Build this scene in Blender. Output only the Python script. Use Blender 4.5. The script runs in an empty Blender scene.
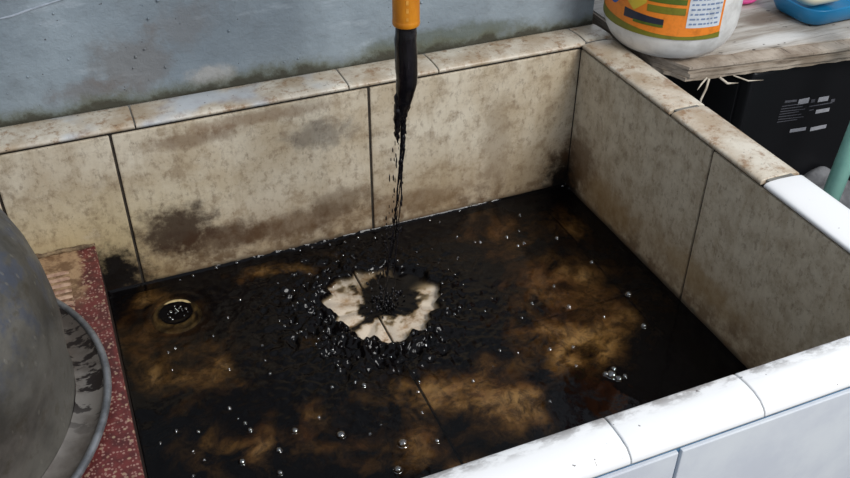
import bpy, bmesh, math, random
import numpy as np
from mathutils import Vector, Matrix, Euler
random.seed(7); rng = np.random.default_rng(11)
S = bpy.context.scene; C = S.collection

# ------------------------------------------------------------ camera
cam_d = bpy.data.cameras.new('camera'); cam = bpy.data.objects.new('camera', cam_d); C.objects.link(cam)
cam.location = (-.6279, -.9550, .5108)
cam.rotation_euler = (.93462, -.00574, -.39610)
cam_d.sensor_width = 36; cam_d.lens = 910.6/850*36; cam_d.clip_start = .01
S.camera = cam
FPX = 910.6
CM = cam.rotation_euler.to_matrix()
def at(px, py, z):                    # survey helper: point of the level plane z seen at a pixel
    d = CM @ Vector(((px-425)/FPX, -(py-239)/FPX, -1)); t = (z-cam.location.z)/d.z
    return cam.location + d*t
def on_y(px, py, y):
    d = CM @ Vector(((px-425)/FPX, -(py-239)/FPX, -1)); t = (y-cam.location.y)/d.y
    return cam.location + d*t

# ------------------------------------------------------------ light
w = bpy.data.worlds.new('overcast'); S.world = w; w.use_nodes = True
bg = w.node_tree.nodes['Background']; bg.inputs[0].default_value = (.80, .88, 1.0, 1); bg.inputs[1].default_value = .62
def area(name, loc, target, sx, sy, power, col):
    l = bpy.data.lights.new(name, 'AREA'); l.shape = 'RECTANGLE'; l.size = sx; l.size_y = sy; l.energy = power; l.color = col
    o = bpy.data.objects.new(name, l); C.objects.link(o); o.location = loc
    o.rotation_euler = (Vector(target)-Vector(loc)).to_track_quat('-Z', 'Y').to_euler(); return o
area('open_sky_light', (.55, -1.75, 1.55), (-.2, -.45, -.1), 1.0, .8, 46, (1, .985, .96))
S.view_settings.view_transform = 'Standard'; S.view_settings.look = 'None'
S.view_settings.exposure = 0.0; S.view_settings.gamma = 1; S.view_settings.use_curve_mapping = False

# ------------------------------------------------------------ helpers
def srgb(r, g, b):
    f = lambda c: (c/255/12.92) if c/255 <= .04045 else ((c/255+.055)/1.055)**2.4
    return (f(r), f(g), f(b), 1)
class NT:
    def __init__(s, name):
        s.m = bpy.data.materials.new(name); s.m.use_nodes = True; s.t = s.m.node_tree; s.n = s.t.nodes
        s.b = s.n['Principled BSDF']; s.out = s.n['Material Output']
        s.pos = s.n.new('ShaderNodeNewGeometry').outputs['Position']
    def L(s, a, b): s.t.links.new(a, b)
    def math(s, op, a, b=None, clamp=False):
        n = s.n.new('ShaderNodeMath'); n.operation = op; n.use_clamp = clamp
        for i, v in enumerate((a, b)):
            if v is None: continue
            if isinstance(v, (int, float)): n.inputs[i].default_value = v
            else: s.L(v, n.inputs[i])
        return n.outputs[0]
    def mr(s, v, a, b, c=0., d=1., smooth=True):
        n = s.n.new('ShaderNodeMapRange'); n.interpolation_type = 'SMOOTHSTEP' if smooth else 'LINEAR'
        s.L(v, n.inputs[0])
        for i, q in enumerate((a, b, c, d)): n.inputs[i+1].default_value = q
        return n.outputs[0]
    def scaled(s, sc, off=(0, 0, 0), src=None):
        n = s.n.new('ShaderNodeMapping'); s.L(src or s.pos, n.inputs[0])
        n.inputs['Scale'].default_value = sc; n.inputs['Location'].default_value = off; return n.outputs[0]
    def noise(s, scale, detail=5, rough=.6, stretch=(1, 1, 1), off=(0, 0, 0), dist=0, src=None):
        n = s.n.new('ShaderNodeTexNoise'); s.L(s.scaled(stretch, off, src), n.inputs['Vector'])
        n.inputs['Scale'].default_value = scale; n.inputs['Detail'].default_value = detail
        n.inputs['Roughness'].default_value = rough; n.inputs['Distortion'].default_value = dist
        return n.outputs['Fac']
    def z(s, src=None, ax=2):
        n = s.n.new('ShaderNodeSeparateXYZ'); s.L(src or s.pos, n.inputs[0]); return n.outputs[ax]
    def blob(s, c, r, nz=None):           # soft stain with a place of its own; r may be one radius or three
        if isinstance(r, (int, float)): r = (r, r, r)
        sc = tuple(1/q for q in r)
        v = s.scaled(sc, tuple(-c[i]*sc[i] for i in range(3)))
        n = s.n.new('ShaderNodeVectorMath'); n.operation = 'LENGTH'; s.L(v, n.inputs[0])
        d = n.outputs['Value']
        if nz is not None: d = s.math('ADD', d, s.math('MULTIPLY', s.math('SUBTRACT', nz, .5), 1.6))
        return s.mr(d, 1.0, .35)
    def mix(s, base, col, fac, k=1.):
        n = s.n.new('ShaderNodeMix'); n.data_type = 'RGBA'
        if k != 1: fac = s.math('MULTIPLY', fac, k)
        if isinstance(fac, (int, float)): n.inputs[0].default_value = fac
        else: s.L(fac, n.inputs[0])
        for i, v in ((6, base), (7, col)):
            if isinstance(v, tuple): n.inputs[i].default_value = v
            else: s.L(v, n.inputs[i])
        return n.outputs[2]
    def bump(s, h, strength=.3, dist=.001, prev=None):
        n = s.n.new('ShaderNodeBump'); n.inputs['Strength'].default_value = strength; n.inputs['Distance'].default_value = dist
        s.L(h, n.inputs['Height'])
        if prev: s.L(prev, n.inputs['Normal'])
        return n.outputs[0]
    def fin(s, col, rough=.5, metal=0, normal=None, spec=.5, coat=0):
        if isinstance(col, tuple): s.b.inputs['Base Color'].default_value = col
        else: s.L(col, s.b.inputs['Base Color'])
        if isinstance(rough, (int, float)): s.b.inputs['Roughness'].default_value = rough
        else: s.L(rough, s.b.inputs['Roughness'])
        s.b.inputs['Metallic'].default_value = metal; s.b.inputs['Specular IOR Level'].default_value = spec
        s.b.inputs['Coat Weight'].default_value = coat
        if normal: s.L(normal, s.b.inputs['Normal'])
        return s.m

def link(name, me, mat, parent=None, smooth=False):
    o = bpy.data.objects.new(name, me); C.objects.link(o)
    if mat: me.materials.clear(); me.materials.append(mat)
    if parent: o.parent = parent
    if smooth: me.shade_smooth()
    return o
def obj(name, bm, mat, parent=None, smooth=False):
    me = bpy.data.meshes.new(name); bm.normal_update(); bm.to_mesh(me); bm.free()
    return link(name, me, mat, parent, smooth)
def tag(o, label, cat, group=None, kind=None):
    o['label'] = label; o['category'] = cat
    if group: o['group'] = group
    if kind: o['kind'] = kind
    return o
def thing(name, label, cat, loc=(0, 0, 0), rotz=0, group=None):
    o = bpy.data.objects.new(name, None); C.objects.link(o); o.location = loc; o.rotation_euler = (0, 0, rotz)
    o.empty_display_size = .05
    return tag(o, label, cat, group)
def structure(o): o['kind'] = 'structure'; return o
def box(lo, hi, bev=0, seg=2, bm=None):
    own = bmesh.new()
    bmesh.ops.create_cube(own, size=1)
    for v in own.verts: v.co = Vector([(lo[i]+hi[i])/2 + v.co[i]*(hi[i]-lo[i]) for i in range(3)])
    if bev: bmesh.ops.bevel(own, geom=own.edges[:], offset=bev, segments=seg, affect='EDGES', profile=.6)
    if bm is None: return own
    me = bpy.data.meshes.new('t'); own.to_mesh(me); own.free(); bm.from_mesh(me); bpy.data.meshes.remove(me); return bm
def lathe(profile, seg=64, bm=None, wob=None, a0=0, a1=2*math.pi):
    bm = bm or bmesh.new(); full = abs(a1-a0-2*math.pi) < 1e-6
    n = seg if full else seg+1; rows = []
    for r, z in profile:
        row = []
        for k in range(n):
            a = a0+(a1-a0)*k/seg; rr = r*(1+(wob(a, z) if wob else 0))
            row.append(bm.verts.new((rr*math.cos(a), rr*math.sin(a), z)))
        rows.append(row)
    for i in range(len(rows)-1):
        for k in range(seg):
            k2 = (k+1) % n
            bm.faces.new((rows[i][k], rows[i][k2], rows[i+1][k2], rows[i+1][k]))
    return bm
def tube(pts, radii, seg=12, bm=None, wob=0, caps=True):
    bm = bm or bmesh.new(); rows = []; pts = [Vector(p) for p in pts]
    for i, p in enumerate(pts):
        t = (pts[min(i+1, len(pts)-1)]-pts[max(i-1, 0)]).normalized()
        u = t.cross(Vector((0, 1, .01))).normalized(); v = t.cross(u)
        r = radii[i] if hasattr(radii, '__len__') else radii
        rows.append([bm.verts.new(p+(u*math.cos(a)+v*math.sin(a))*r*(1+wob*math.sin(3*a+i*.8)*.5+wob*random.uniform(-.25, .25)))
                     for a in [2*math.pi*k/seg for k in range(seg)]])
    for i in range(len(rows)-1):
        for k in range(seg):
            bm.faces.new((rows[i][k], rows[i][(k+1) % seg], rows[i+1][(k+1) % seg], rows[i+1][k]))
    if caps: bm.faces.new(rows[0][::-1]); bm.faces.new(rows[-1])
    return bm
def fixn(bm): bmesh.ops.recalc_face_normals(bm, faces=bm.faces[:]); return bm

# ------------------------------------------------------------ dimensions (metres)
ZW = -.219            # water level
ZF = -.228            # top of the floor tiles
GZ = -.262            # ground outside
YF = -.5805            # inner face of the front wall
XS = -.652            # right side of the scrubbing slab
ZS = -.143            # top of the scrubbing slab
IMP = Vector((-.339, -.142, ZF))

# ------------------------------------------------------------ materials
def m_wall_tile():
    t = NT('soiled_wall_tile')
    big = t.noise(9, 6, .65); mid = t.noise(38, 6, .7); fine = t.noise(150, 4, .7, off=(3, 1, 2))
    streak = t.noise(60, 4, .6, stretch=(1, 1, .18), off=(1, 5, 0))
    x = t.z(ax=0); y = t.z(ax=1); zz = t.z()
    base = t.mix(srgb(222, 212, 192), srgb(194, 178, 152), t.mr(big, .35, .65))
    # right-hand wall is slightly darker and a more even grey-brown
    right = t.mr(x, -.012, -.002)
    base = t.mix(base, t.mix(srgb(204, 193, 172), srgb(180, 167, 145), t.mr(mid, .35, .65)), right, .85)
    base = t.mix(base, srgb(206, 186, 138), t.math('MULTIPLY', t.mr(x, -.42, -.68), t.mr(zz, -.03, -.15)), .7)
    base = t.mix(base, srgb(128, 104, 76), t.math('MULTIPLY', t.mr(mid, .48, .66), t.mr(x, -.004, -.012, .35, 1.)), .5)
    base = t.mix(base, srgb(214, 204, 184), t.mr(t.noise(26, 5, .7, off=(6, 6, 1)), .54, .68), .35)
    base = t.mix(base, srgb(108, 86, 66), t.mr(t.noise(110, 5, .75, stretch=(1,1,.6), off=(2, 8, 1)), .50, .66), .45)
    base = t.mix(base, srgb(106, 84, 62), t.math('MULTIPLY', t.mr(fine, .56, .72), t.mr(big, .4, .6)), .5)
    base = t.mix(base, srgb(150, 128, 96), t.mr(streak, .5, .75), .35)
    low = t.math('ADD', zz, t.math('MULTIPLY', t.math('SUBTRACT', big, .5), .12))
    base = t.mix(base, srgb(150, 114, 64), t.mr(low, -.10, -.20), .42)
    base = t.mix(base, srgb(84, 58, 34), t.math('MULTIPLY', t.mr(low, -.15, -.225), t.mr(mid, .38, .58)), .75)
    nz = t.noise(45, 5, .7, off=(7, 7, 7))
    B = lambda c, r, col, k=1.: t.mix(base, col, t.blob(c, r, nz), k)
    base = B((-.555, 0, -.150), (.065, .05, .050), srgb(52, 34, 26), .9)
    base = B((-.50, 0, -.175), (.08, .05, .030), srgb(70, 46, 30), .75)
    base = B((-.40, 0, -.178), (.12, .05, .026), srgb(90, 62, 38), .6)
    base = B((-.365, 0, -.055), (.060, .05, .026), srgb(84, 78, 74), .55)
    base = B((-.345, 0, -.16), (.07, .05, .03), srgb(96, 76, 56), .6)
    base = B((-.52, 0, -.028), (.08, .05, .014), srgb(112, 86, 62), .6)
    base = B((-.44, 0, -.016), (.14, .05, .012), srgb(128, 100, 74), .55)
    base = B((-.24, 0, -.185), (.09, .05, .025), srgb(112, 86, 58), .55)
    base = B((-.12, 0, -.12), (.03, .05, .10), srgb(140, 122, 100), .5)
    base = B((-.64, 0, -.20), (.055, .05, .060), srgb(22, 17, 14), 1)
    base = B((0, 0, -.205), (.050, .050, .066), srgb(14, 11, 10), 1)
    base = B((0, -.10, -.185), (.05, .10, .04), srgb(150, 118, 72), .55)
    base = B((0, -.30, -.17), (.05, .11, .028), srgb(150, 122, 80), .5)
    base = B((0, -.03, -.16), (.05, .05, .06), srgb(96, 70, 46), .7)
    wl = t.math('ADD', zz, t.math('MULTIPLY', t.math('SUBTRACT', mid, .5), .03))
    base = t.mix(base, srgb(30, 20, 14), t.mr(wl, -.2095, -.2185), .8)
    speck = t.noise(300, 2, .5, off=(9, 2, 4))
    base = t.mix(base, srgb(40, 30, 24), t.mr(speck, .72, .77), .7)
    n = t.bump(t.math('ADD', mid, fine), .35, .0012)
    return t.fin(base, t.mr(mid, .3, .7, .38, .62), normal=n, spec=.35)
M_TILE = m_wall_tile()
def m_rim():
    t = NT('glazed_rim_trim')
    x = t.z(ax=0); y = t.z(ax=1)
    big = t.noise(16, 6, .65); mid = t.noise(70, 6, .75, off=(4, 0, 1)); fine = t.noise(220, 4, .7)
    # dirt has built up on the far part of the rim only
    dirty = t.mr(y, -.366, -.364)
    base = srgb(236, 236, 236)
    soil = t.mix(srgb(214, 206, 190), srgb(176, 158, 134), t.mr(big, .35, .65))
    soil = t.mix(soil, srgb(142, 108, 76), t.mr(mid, .50, .64), .75)
    soil = t.mix(soil, srgb(70, 54, 42), t.mr(fine, .60, .72), .7)
    soil = t.mix(soil, srgb(190, 200, 210), t.math('MULTIPLY', t.mr(x, -.2, -.5), t.mr(t.noise(12, 3, .5, off=(2, 2, 2)), .48, .62)), .7)
    c = t.mix(base, soil, dirty)
    smudge = t.math('MULTIPLY', t.math('MULTIPLY', t.mr(y, -.594, -.581), t.mr(y, -.570, -.574)), t.mr(t.noise(60, 5, .7, stretch=(.5, 1, 1)), .42, .6))
    c = t.mix(c, srgb(110, 104, 100), t.math('MULTIPLY', smudge, t.math('SUBTRACT', 1., dirty)), .7)
    c = t.mix(c, srgb(70, 60, 55), t.mr(t.noise(150, 2, .5, off=(5, 3, 8)), .72, .75), .8)
    return t.fin(c, .3, normal=t.bump(t.math('MULTIPLY', mid, dirty), .5, .0012), spec=.4)
M_RIM = m_rim()
def m_simple(name, c1, c2, scale=30, rough=.6, bump=.2, metal=0, bd=.001, stretch=(1, 1, 1), spec=.5):
    t = NT(name); n = t.noise(scale, 6, .65, stretch=stretch)
    return t.fin(t.mix(c1, c2, t.mr(n, .35, .65)), rough, metal, t.bump(n, bump, bd) if bump else None, spec)
M_GROUT = m_simple('dark_grout', srgb(66, 58, 48), srgb(40, 34, 30), 60, .8)
M_GROUTG = m_simple('grey_rim_grout', srgb(128, 126, 120), srgb(100, 98, 92), 90, .8)
M_GROUTB = m_simple('blue_grout', srgb(84, 126, 156), srgb(62, 100, 132), 60, .7)
M_OUT = m_simple('white_outer_tile', srgb(222, 226, 230), srgb(208, 212, 220), 9, .25, .02)
M_CONC = m_simple('raw_concrete', srgb(110, 106, 100), srgb(80, 76, 72), 30, .85)

def m_cement():
    t = NT('blue_grey_painted_cement')
    big = t.noise(5, 6, .6); mid = t.noise(22, 6, .7); fine = t.noise(160, 4, .6)
    x = t.z(ax=0); zz = t.z()
    c = t.mix(srgb(148, 160, 168), srgb(126, 137, 145), t.mr(big, .35, .65))
    c = t.mix(c, srgb(112, 118, 122), t.mr(mid, .5, .75), .5)
    c = t.mix(c, srgb(166, 176, 184), t.mr(t.noise(40, 4, .6, stretch=(.3, 1, 1), off=(8, 1, 3)), .58, .7), .5)
    nz = t.noise(30, 5, .7, off=(2, 9, 5))
    for cc, r, col, k in (((-.565, .057, .050), (.07, .05, .050), (108, 98, 90), .5), ((-.50, .057, .085), (.05, .05, .04), (118, 112, 108), .4),
                          ((-.62, .057, .028), (.06, .05, .02), (108, 96, 88), .5), ((-.18, .057, .020), (.16, .05, .020), (86, 92, 74), .65),
                          ((-.74, .057, .17), (.12, .05, .05), (96, 98, 104), .6), ((-.48, .057, .02), (.05, .05, .02), (196, 188, 178), .5)):
        c = t.mix(c, srgb(*col), t.blob(cc, r, nz), k)
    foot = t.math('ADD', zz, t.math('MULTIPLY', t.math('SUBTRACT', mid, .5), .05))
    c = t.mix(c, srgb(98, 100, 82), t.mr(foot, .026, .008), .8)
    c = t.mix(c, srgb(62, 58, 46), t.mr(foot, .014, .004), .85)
    c = t.mix(c, srgb(60, 56, 56), t.mr(t.noise(170, 2, .5, off=(1, 3, 8)), .73, .76), .8)
    n = t.bump(mid, .6, .006); n = t.bump(fine, .25, .0012, n)
    return t.fin(c, .62, normal=n, spec=.35)
M_WALL = m_cement()

# ------------------------------------------------------------ the setting
gm = m_simple('dark_wet_ground', srgb(58, 56, 54), srgb(34, 33, 32), 12, .6, .3)
structure(obj('floor', box((-1.9, -2.2, GZ-.05), (1.9, 1.4, GZ)), gm))
# rear cement wall with a slightly uneven hand-trowelled face
bm = bmesh.new()
nx, nz_ = 140, 60; X0, X1, Z0, Z1 = -1.7, .048, GZ, 1.35
vs = []
for j in range(nz_+1):
    row = []
    for i in range(nx+1):
        xx = X0+(X1-X0)*i/nx; zz = Z0+(Z1-Z0)*j/nz_
        yy = .0537+.0008*math.sin(xx*23+zz*11)+.0006*math.sin(xx*61-zz*37)
        row.append(bm.verts.new((xx, yy, zz)))
    vs.append(row)
for j in range(nz_):
    for i in range(nx): bm.faces.new((vs[j][i], vs[j][i+1], vs[j+1][i+1], vs[j+1][i]))
ext = bmesh.ops.extrude_face_region(bm, geom=bm.faces[:]+bm.edges[:])
for v in [g for g in ext['geom'] if isinstance(g, bmesh.types.BMVert)]: v.co.y = .17
fixn(bm)
wall = structure(obj('wall_back', bm, M_WALL, smooth=False))
# paint drips and grit standing proud of the cement
bm = bmesh.new()
for k in range(70):
    p = Vector((random.uniform(-.85, .03), .0532, random.uniform(.02, .2)))
    s = random.uniform(.0008, .0020)
    m = Matrix.Translation(p) @ Matrix.Diagonal((s, s*.7, s*random.uniform(.7, 1.3), 1))
    bmesh.ops.create_icosphere(bm, subdivisions=1, radius=1, matrix=m)
g = obj('paint_grit', bm, M_WALL, wall, True); g['kind'] = 'stuff'
# a long scratch in the paint
bm = bmesh.new(); pts = [on_y(px, py, .0525) for px, py in ((-6, 20), (12, 16), (26, 11), (44, 5), (66, -2))]
tube(pts, [.0007, .0012, .0011, .0012, .0006], 6, bm)
obj('scratch', bm, m_simple('bare_scratch', srgb(168, 176, 186), srgb(150, 158, 168), 80, .8), wall)

# ------------------------------------------------------------ tiled wash basin
tub = thing('tiled_basin', 'open tiled wash basin with stained cream walls and white rounded rim full of black water', 'basin', (0, 0, 0))
G = .0016             # half a joint
def wall_body(lo, hi, name='basin_wall', mat=M_GROUT): return obj(name, box(lo, hi), mat, tub)
wall_body((-1.06, .0025, GZ), (.047, .0525, .0002))
wall_body((.0025, -.613, GZ), (.047, .0025, .0002))
o = wall_body((-1.06, -.613, GZ), (.0025, YF-.0025, -.0002), mat=M_GROUTB)
wall_body((-1.06, YF-.0075, GZ), (-1.01, .0075, .0015))
obj('basin_base', box((-1.01, YF-.0075, GZ), (.0075, .0075, ZF-.0035)), M_GROUT, tub)
TT = .0072
def tile(name, lo, hi, mat, bev=.0016):
    bm = box(lo, hi, bev, 2)
    bmesh.ops.rotate(bm, verts=bm.verts[:], cent=[(lo[i]+hi[i])/2 for i in range(3)],
                     matrix=Euler([random.uniform(-.002, .002) for _ in range(3)]).to_matrix())
    return obj(name, bm, mat, tub)
ztop = -.0042
# back wall tiles
xb = [-1.01, -.736, -.6076, -.300, .0012]
for a, b in zip(xb[:-1], xb[1:]):
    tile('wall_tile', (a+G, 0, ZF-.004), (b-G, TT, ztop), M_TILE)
yb = [YF, -.2818, 0.0012]
for a, b in zip(yb[:-1], yb[1:]):
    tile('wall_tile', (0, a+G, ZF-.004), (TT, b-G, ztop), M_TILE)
for a, b in ((-1.01, -.68), (-.68, -.35), (-.35, 0)):
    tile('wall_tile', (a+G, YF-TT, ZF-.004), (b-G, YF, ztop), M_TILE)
for a, b in ((YF, -.29), (-.29, 0)):
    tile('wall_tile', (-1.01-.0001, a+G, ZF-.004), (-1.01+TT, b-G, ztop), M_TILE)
# floor tiles under the water
t = NT('floor_tile_under_sludge')
big = t.noise(7, 6, .65, off=(0, 3, 0)); mid = t.noise(34, 6, .7)
c = t.mix(srgb(190, 152, 96), srgb(128, 88, 50), t.mr(big, .35, .65))
c = t.mix(c, srgb(66, 46, 28), t.mr(t.noise(55, 7, .8, dist=.6), .42, .62), .8)
c = t.mix(c, srgb(140, 84, 50), t.mr(t.noise(11, 4, .6, off=(5, 5, 5)), .55, .7), .4)
c = t.mix(c, srgb(176, 158, 104), t.blob((-.40, -.50, ZF), (.40, .25, .1), mid), .0)
nz = t.noise(60, 5, .7, off=(4, 4, 4))
clean = t.blob((IMP.x+.004, IMP.y, ZF), (.105, .105, .2), nz)
c = t.mix(c, t.mix(srgb(244, 232, 216), srgb(196, 166, 132), t.mr(nz, .46, .68)), t.mr(clean, .0, .4))
M_FLOOR = t.fin(c, .5, normal=t.bump(mid, .3, .001))
xf = [-1.0095, -.952, -.652, -.352, -.050, -.0]; yf = [YF, -.538, -.2400, 0]
for i in range(len(xf)-1):
    for j in range(len(yf)-1):
        tile('floor_tile', (xf[i]+.0014, yf[j]+.0014, ZF-.008), (xf[i+1]-.0014, yf[j+1]-.0014, ZF), M_FLOOR, .0012)

# rim trims: rounded glazed pieces along the top
def trim(axis, a, b, u0, u1, roll=False, mat=M_RIM, name='rim_trim'):
    """profile across u (0 = inner edge), extruded from a to b"""
    W = u1-u0; s = 1 if W > 0 else -1; W = abs(W)
    pr = [(0, .0002), (0, .0028), (.0008, .0042), (.0025, .0052), (.008, .0060), (W*.35, .0066)]
    if roll: pr += [(W*.6, .0064), (W*.8, .0048), (W*.92, .0018), (W*.98, -.0015), (W, -.0045), (W, -.0062), (W-.006, -.0062), (W-.006, .0002)]
    else: pr += [(W*.65, .0064), (W-.008, .0056), (W-.003, .0042), (W-.001, .003), (W, .002), (W, .0002)]
    bm = bmesh.new(); cols = []
    st = [a, a+.0006, a+.0016]+[a+(b-a)*k/7 for k in range(1, 7)]+[b-.0016, b-.0006, b]; n = len(st)-1
    for k, p in enumerate(st):
        e = {0: .0008, n: .0008, 1: .0002, n-1: .0002}.get(k, 0)
        row = []
        for u, z in pr:
            zz = z-(e if z > .001 else 0); uu = u0+s*u
            wv = .0004*math.sin(p*31+u*90)
            row.append(bm.verts.new((p, uu, zz+wv*(z > .005)) if axis == 'x' else (uu, p, zz+wv*(z > .005))))
        cols.append(row)
    m = len(pr)
    for k in range(n):
        for i in range(m): bm.faces.new((cols[k][i], cols[k][(i+1) % m], cols[k+1][(i+1) % m], cols[k+1][i]))
    bm.faces.new(cols[0]); bm.faces.new(cols[-1])
    o = obj(name, fixn(bm), mat, tub, False)
    for p in o.data.polygons: p.use_smooth = len(p.vertices) == 4
    return o
RB = .0525
xs = [-1.05, -.80, -.579, -.326, -.2075, .006]
for a, b in zip(xs[:-1], xs[1:]): trim('x', a+.0008, b-.0008, -.0025, RB)
ys = [-.5775, -.365, -.2035, -.003]
for a, b in zip(ys[:-1], ys[1:]): trim('y', a+.0024, b-.0024, -.0025, .0480)
trim('x', .0075, .048, .0005, RB)           # corner piece
xs = [-1.05, -.66, -.3236, -.2052, .050]
for a, b in zip(xs[:-1], xs[1:]): trim('x', a+.0006, b-.0006, YF+.0025, -.6175, True)
for a, b in ((-.57, -.30), (-.30, -.006)): trim('y', a+.001, b-.001, -1.0085, -1.055)
# grey mortar bedding under the trims (shows in the joints)
obj('rim_mortar', box((-1.05, .001, .001), (.047, .050, .0046), .002), M_GROUTG, tub)
obj('rim_mortar', box((.004, -.61, .001), (.0365, .0, .0052), .001), M_GROUTG, tub)
obj('rim_mortar', box((-1.05, -.606, -.006), (.0, YF-.002, .0035), .002), M_GROUTB, tub)
# outer face of the front wall
jx = on_y(682, 445, -.6155).x
for a, b in ((jx-.62, jx-.31), (jx-.31, jx), (jx, jx+.31)):
    hi = min(b-G, .0475)
    tile('outer_tile', (a+G, -.6162, GZ+.002), (hi, -.611, -.0145), M_OUT, .001)
for a, b in ((-.60, -.30), (-.30, 0.0)):
    tile('outer_tile', (.0440, a+G, GZ+.002), (.0500, b-G, -.004), M_OUT, .001)
# round floor drain
t = NT('slimed_drain_ring'); n = t.noise(60, 5, .7)
M_DR = t.fin(t.mix(srgb(206, 184, 134), srgb(150, 122, 78), t.mr(n, .4, .65)), .35, normal=t.bump(n, .3, .001))
dc = at(176, 312, ZW)
prof = [(.019, -.0085), (.019, -.0016), (.0205, -.0006), (.0225, -.0004), (.0250, -.0016), (.028, -.004), (.030, -.0085)]
o = obj('drain_ring', fixn(lathe([(r, z-.0005) for r, z in prof], 48)), M_DR, tub, True); o.location = (dc.x, dc.y, ZW+.0002); o.rotation_euler = (math.radians(3.2), math.radians(-.8), 0)
bm = bmesh.new(); bmesh.ops.create_circle(bm, cap_ends=True, radius=.0195, segments=32)
o2 = obj('drain_hole', bm, m_simple('drain_black', srgb(12, 11, 11), srgb(8, 8, 8), 50, .2), o); o2.location = (0, 0, -.0028)
# froth of little bubbles over the drain hole

# ------------------------------------------------------------ black water
def vnoise(x, y, seed):
    r = np.random.default_rng(seed); T = r.random((256, 256))
    xi = np.floor(x).astype(int); yi = np.floor(y).astype(int); fx = x-xi; fy = y-yi
    fx = fx*fx*(3-2*fx); fy = fy*fy*(3-2*fy)
    g = lambda a, b: T[a % 256, b % 256]
    return (g(xi, yi)*(1-fx)+g(xi+1, yi)*fx)*(1-fy)+(g(xi, yi+1)*(1-fx)+g(xi+1, yi+1)*fx)*fy
def fbm(x, y, sc, oct=5, seed=1, rough=.55):
    s = 0; a = 1; tot = 0
    for k in range(oct):
        s = s+a*vnoise(x*sc*2**k+17.3*k, y*sc*2**k+9.1*k, seed+k); tot += a; a *= rough
    return s/tot
wx0, wx1, wy0, wy1 = XS+.001, -.0003, YF+.0003, -.0003
nx, ny = 430, 380
gx = np.linspace(wx0, wx1, nx); gy = np.linspace(wy0, wy1, ny)
X, Y = np.meshgrid(gx, gy)
# warp for wispy clouds
wxn = (fbm(X, Y, 14, 4, 5)-.5)*.07; wyn = (fbm(X, Y, 14, 4, 25)-.5)*.07
XX = X+wxn; YY = Y+wyn
# thin (see-through) places in the sludge: pixel centre, half sizes in px, strength
clear = [
 ((185, 368), (52, 24), .85), ((132, 335), (22, 30), .9), ((150, 300), (30, 14), .7), ((160, 400), (34, 16), .45),
 ((215, 345), (22, 14), .5), ((300, 352), (20, 12), .35), ((265, 440), (12, 36), .9), ((232, 455), (20, 16), .45), ((190, 455), (26, 16), .4),
 ((290, 270), (60, 7), .75), ((350, 255), (30, 5), .4), ((322, 428), (24, 30), .65), ((350, 455), (40, 26), .75), ((365, 412), (22, 12), .4),
 ((430, 440), (34, 26), .8), ((470, 390), (44, 30), 1.0), ((505, 410), (34, 28), .95), ((540, 400), (22, 24), .7), ((500, 360), (40, 12), .6), ((455, 470), (20, 14), .6),
 ((590, 345), (44, 26), .95), ((610, 325), (34, 18), .8), ((555, 325), (40, 12), .9), ((530, 312), (34, 8), .6), ((560, 300), (44, 14), .8),
 ((555, 275), (46, 16), .9), ((520, 268), (34, 12), .6), ((595, 290), (28, 12), .6),
 ((575, 300), (80, 60), .62), ((500, 245), (60, 24), .5), ((470, 400), (90, 50), .6), ((350, 445), (70, 30), .5), ((180, 350), (70, 60), .5), ((220, 450), (60, 34), .45), ((560, 215), (30, 20), .5),
 ((495, 228), (34, 16), .85), ((470, 238), (20, 10), .5), ((565, 228), (28, 18), .6), ((540, 215), (26, 10), .35), ((600, 262), (26, 16), .4)]
D = np.zeros_like(X)
ax_ = at(400, 300, ZW); bx_ = at(500, 300, ZW); cx_ = at(400, 340, ZW)
def inv(px, py):                                   # local px frame on the water plane
    p = at(px, py, ZW); ex = at(px+1, py, ZW)-p; ey = at(px, py+1, ZW)-p
    return p, np.linalg.inv(np.array([[ex.x, ey.x], [ex.y, ey.y]]))
for (px, py), (rx, ry), k in clear:
    p, M = inv(px, py)
    u = (M[0, 0]*(XX-p.x)+M[0, 1]*(YY-p.y))/rx; v = (M[1, 0]*(XX-p.x)+M[1, 1]*(YY-p.y))/ry
    d = np.sqrt(u*u+v*v)
    D = np.maximum(D, k*np.clip(1.6-d, 0, 1))
n1 = fbm(XX, YY, 26, 6, 40, .66); n2 = fbm(XX, YY, 62, 5, 60, .68)
clearness = np.clip(D*(.74+2.5*(n1-.43))*1.0 - .9*np.clip(n2-.42, 0, 1)*2*(.25+n1), 0, 1)
clearness = np.clip((clearness-.09)*1.05, 0, .86)
# faint overall murk
clearness = np.maximum(clearness, .05*np.clip(n1-.4, 0, 1))
# the joints hold thick sediment (solid black lines), and the inlet clears a scalloped spot
dx = X-IMP.x; dy = Y-IMP.y; r = np.hypot(dx, dy); th = np.arctan2(dy, dx)
edge = .0685+.0045*(fbm(np.cos(th)*3+5, np.sin(th)*3+5, 1.5, 3, 140)-.5)*2+.0022*np.abs(np.sin(th*5.5+1))+.004*np.sin(th*3+.6)+.003*np.sin(th*11+2.)+.0025*np.sin(th*19)
clearness = np.where((r < edge*1.65), clearness*np.clip((r-edge*1.05)/(edge*.6), 0, 1), clearness)
inside = np.clip((edge-r)/.003, 0, 1)
jet = fbm(X, Y, 55, 5, 90, .62)
rc = np.hypot(dx-.008, dy-.012)
core = np.clip((.043+.075*(jet-.5)-rc)/.010, 0, 1)
gpt = at(352, 330, ZW)-at(383, 303, ZW); ga = math.atan2(gpt.y, gpt.x)
adiff = lambda a: np.abs((th-a+np.pi) % (2*np.pi)-np.pi)
gap = np.clip(1.3-adiff(ga+.25*(fbm(X, Y, 80, 3, 77)-.5)*2)/.13, 0, 1)*np.clip((.066-r)/.008, 0, 1)
gpt = at(408, 275, ZW)-at(383, 303, ZW); gb = math.atan2(gpt.y, gpt.x)
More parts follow.
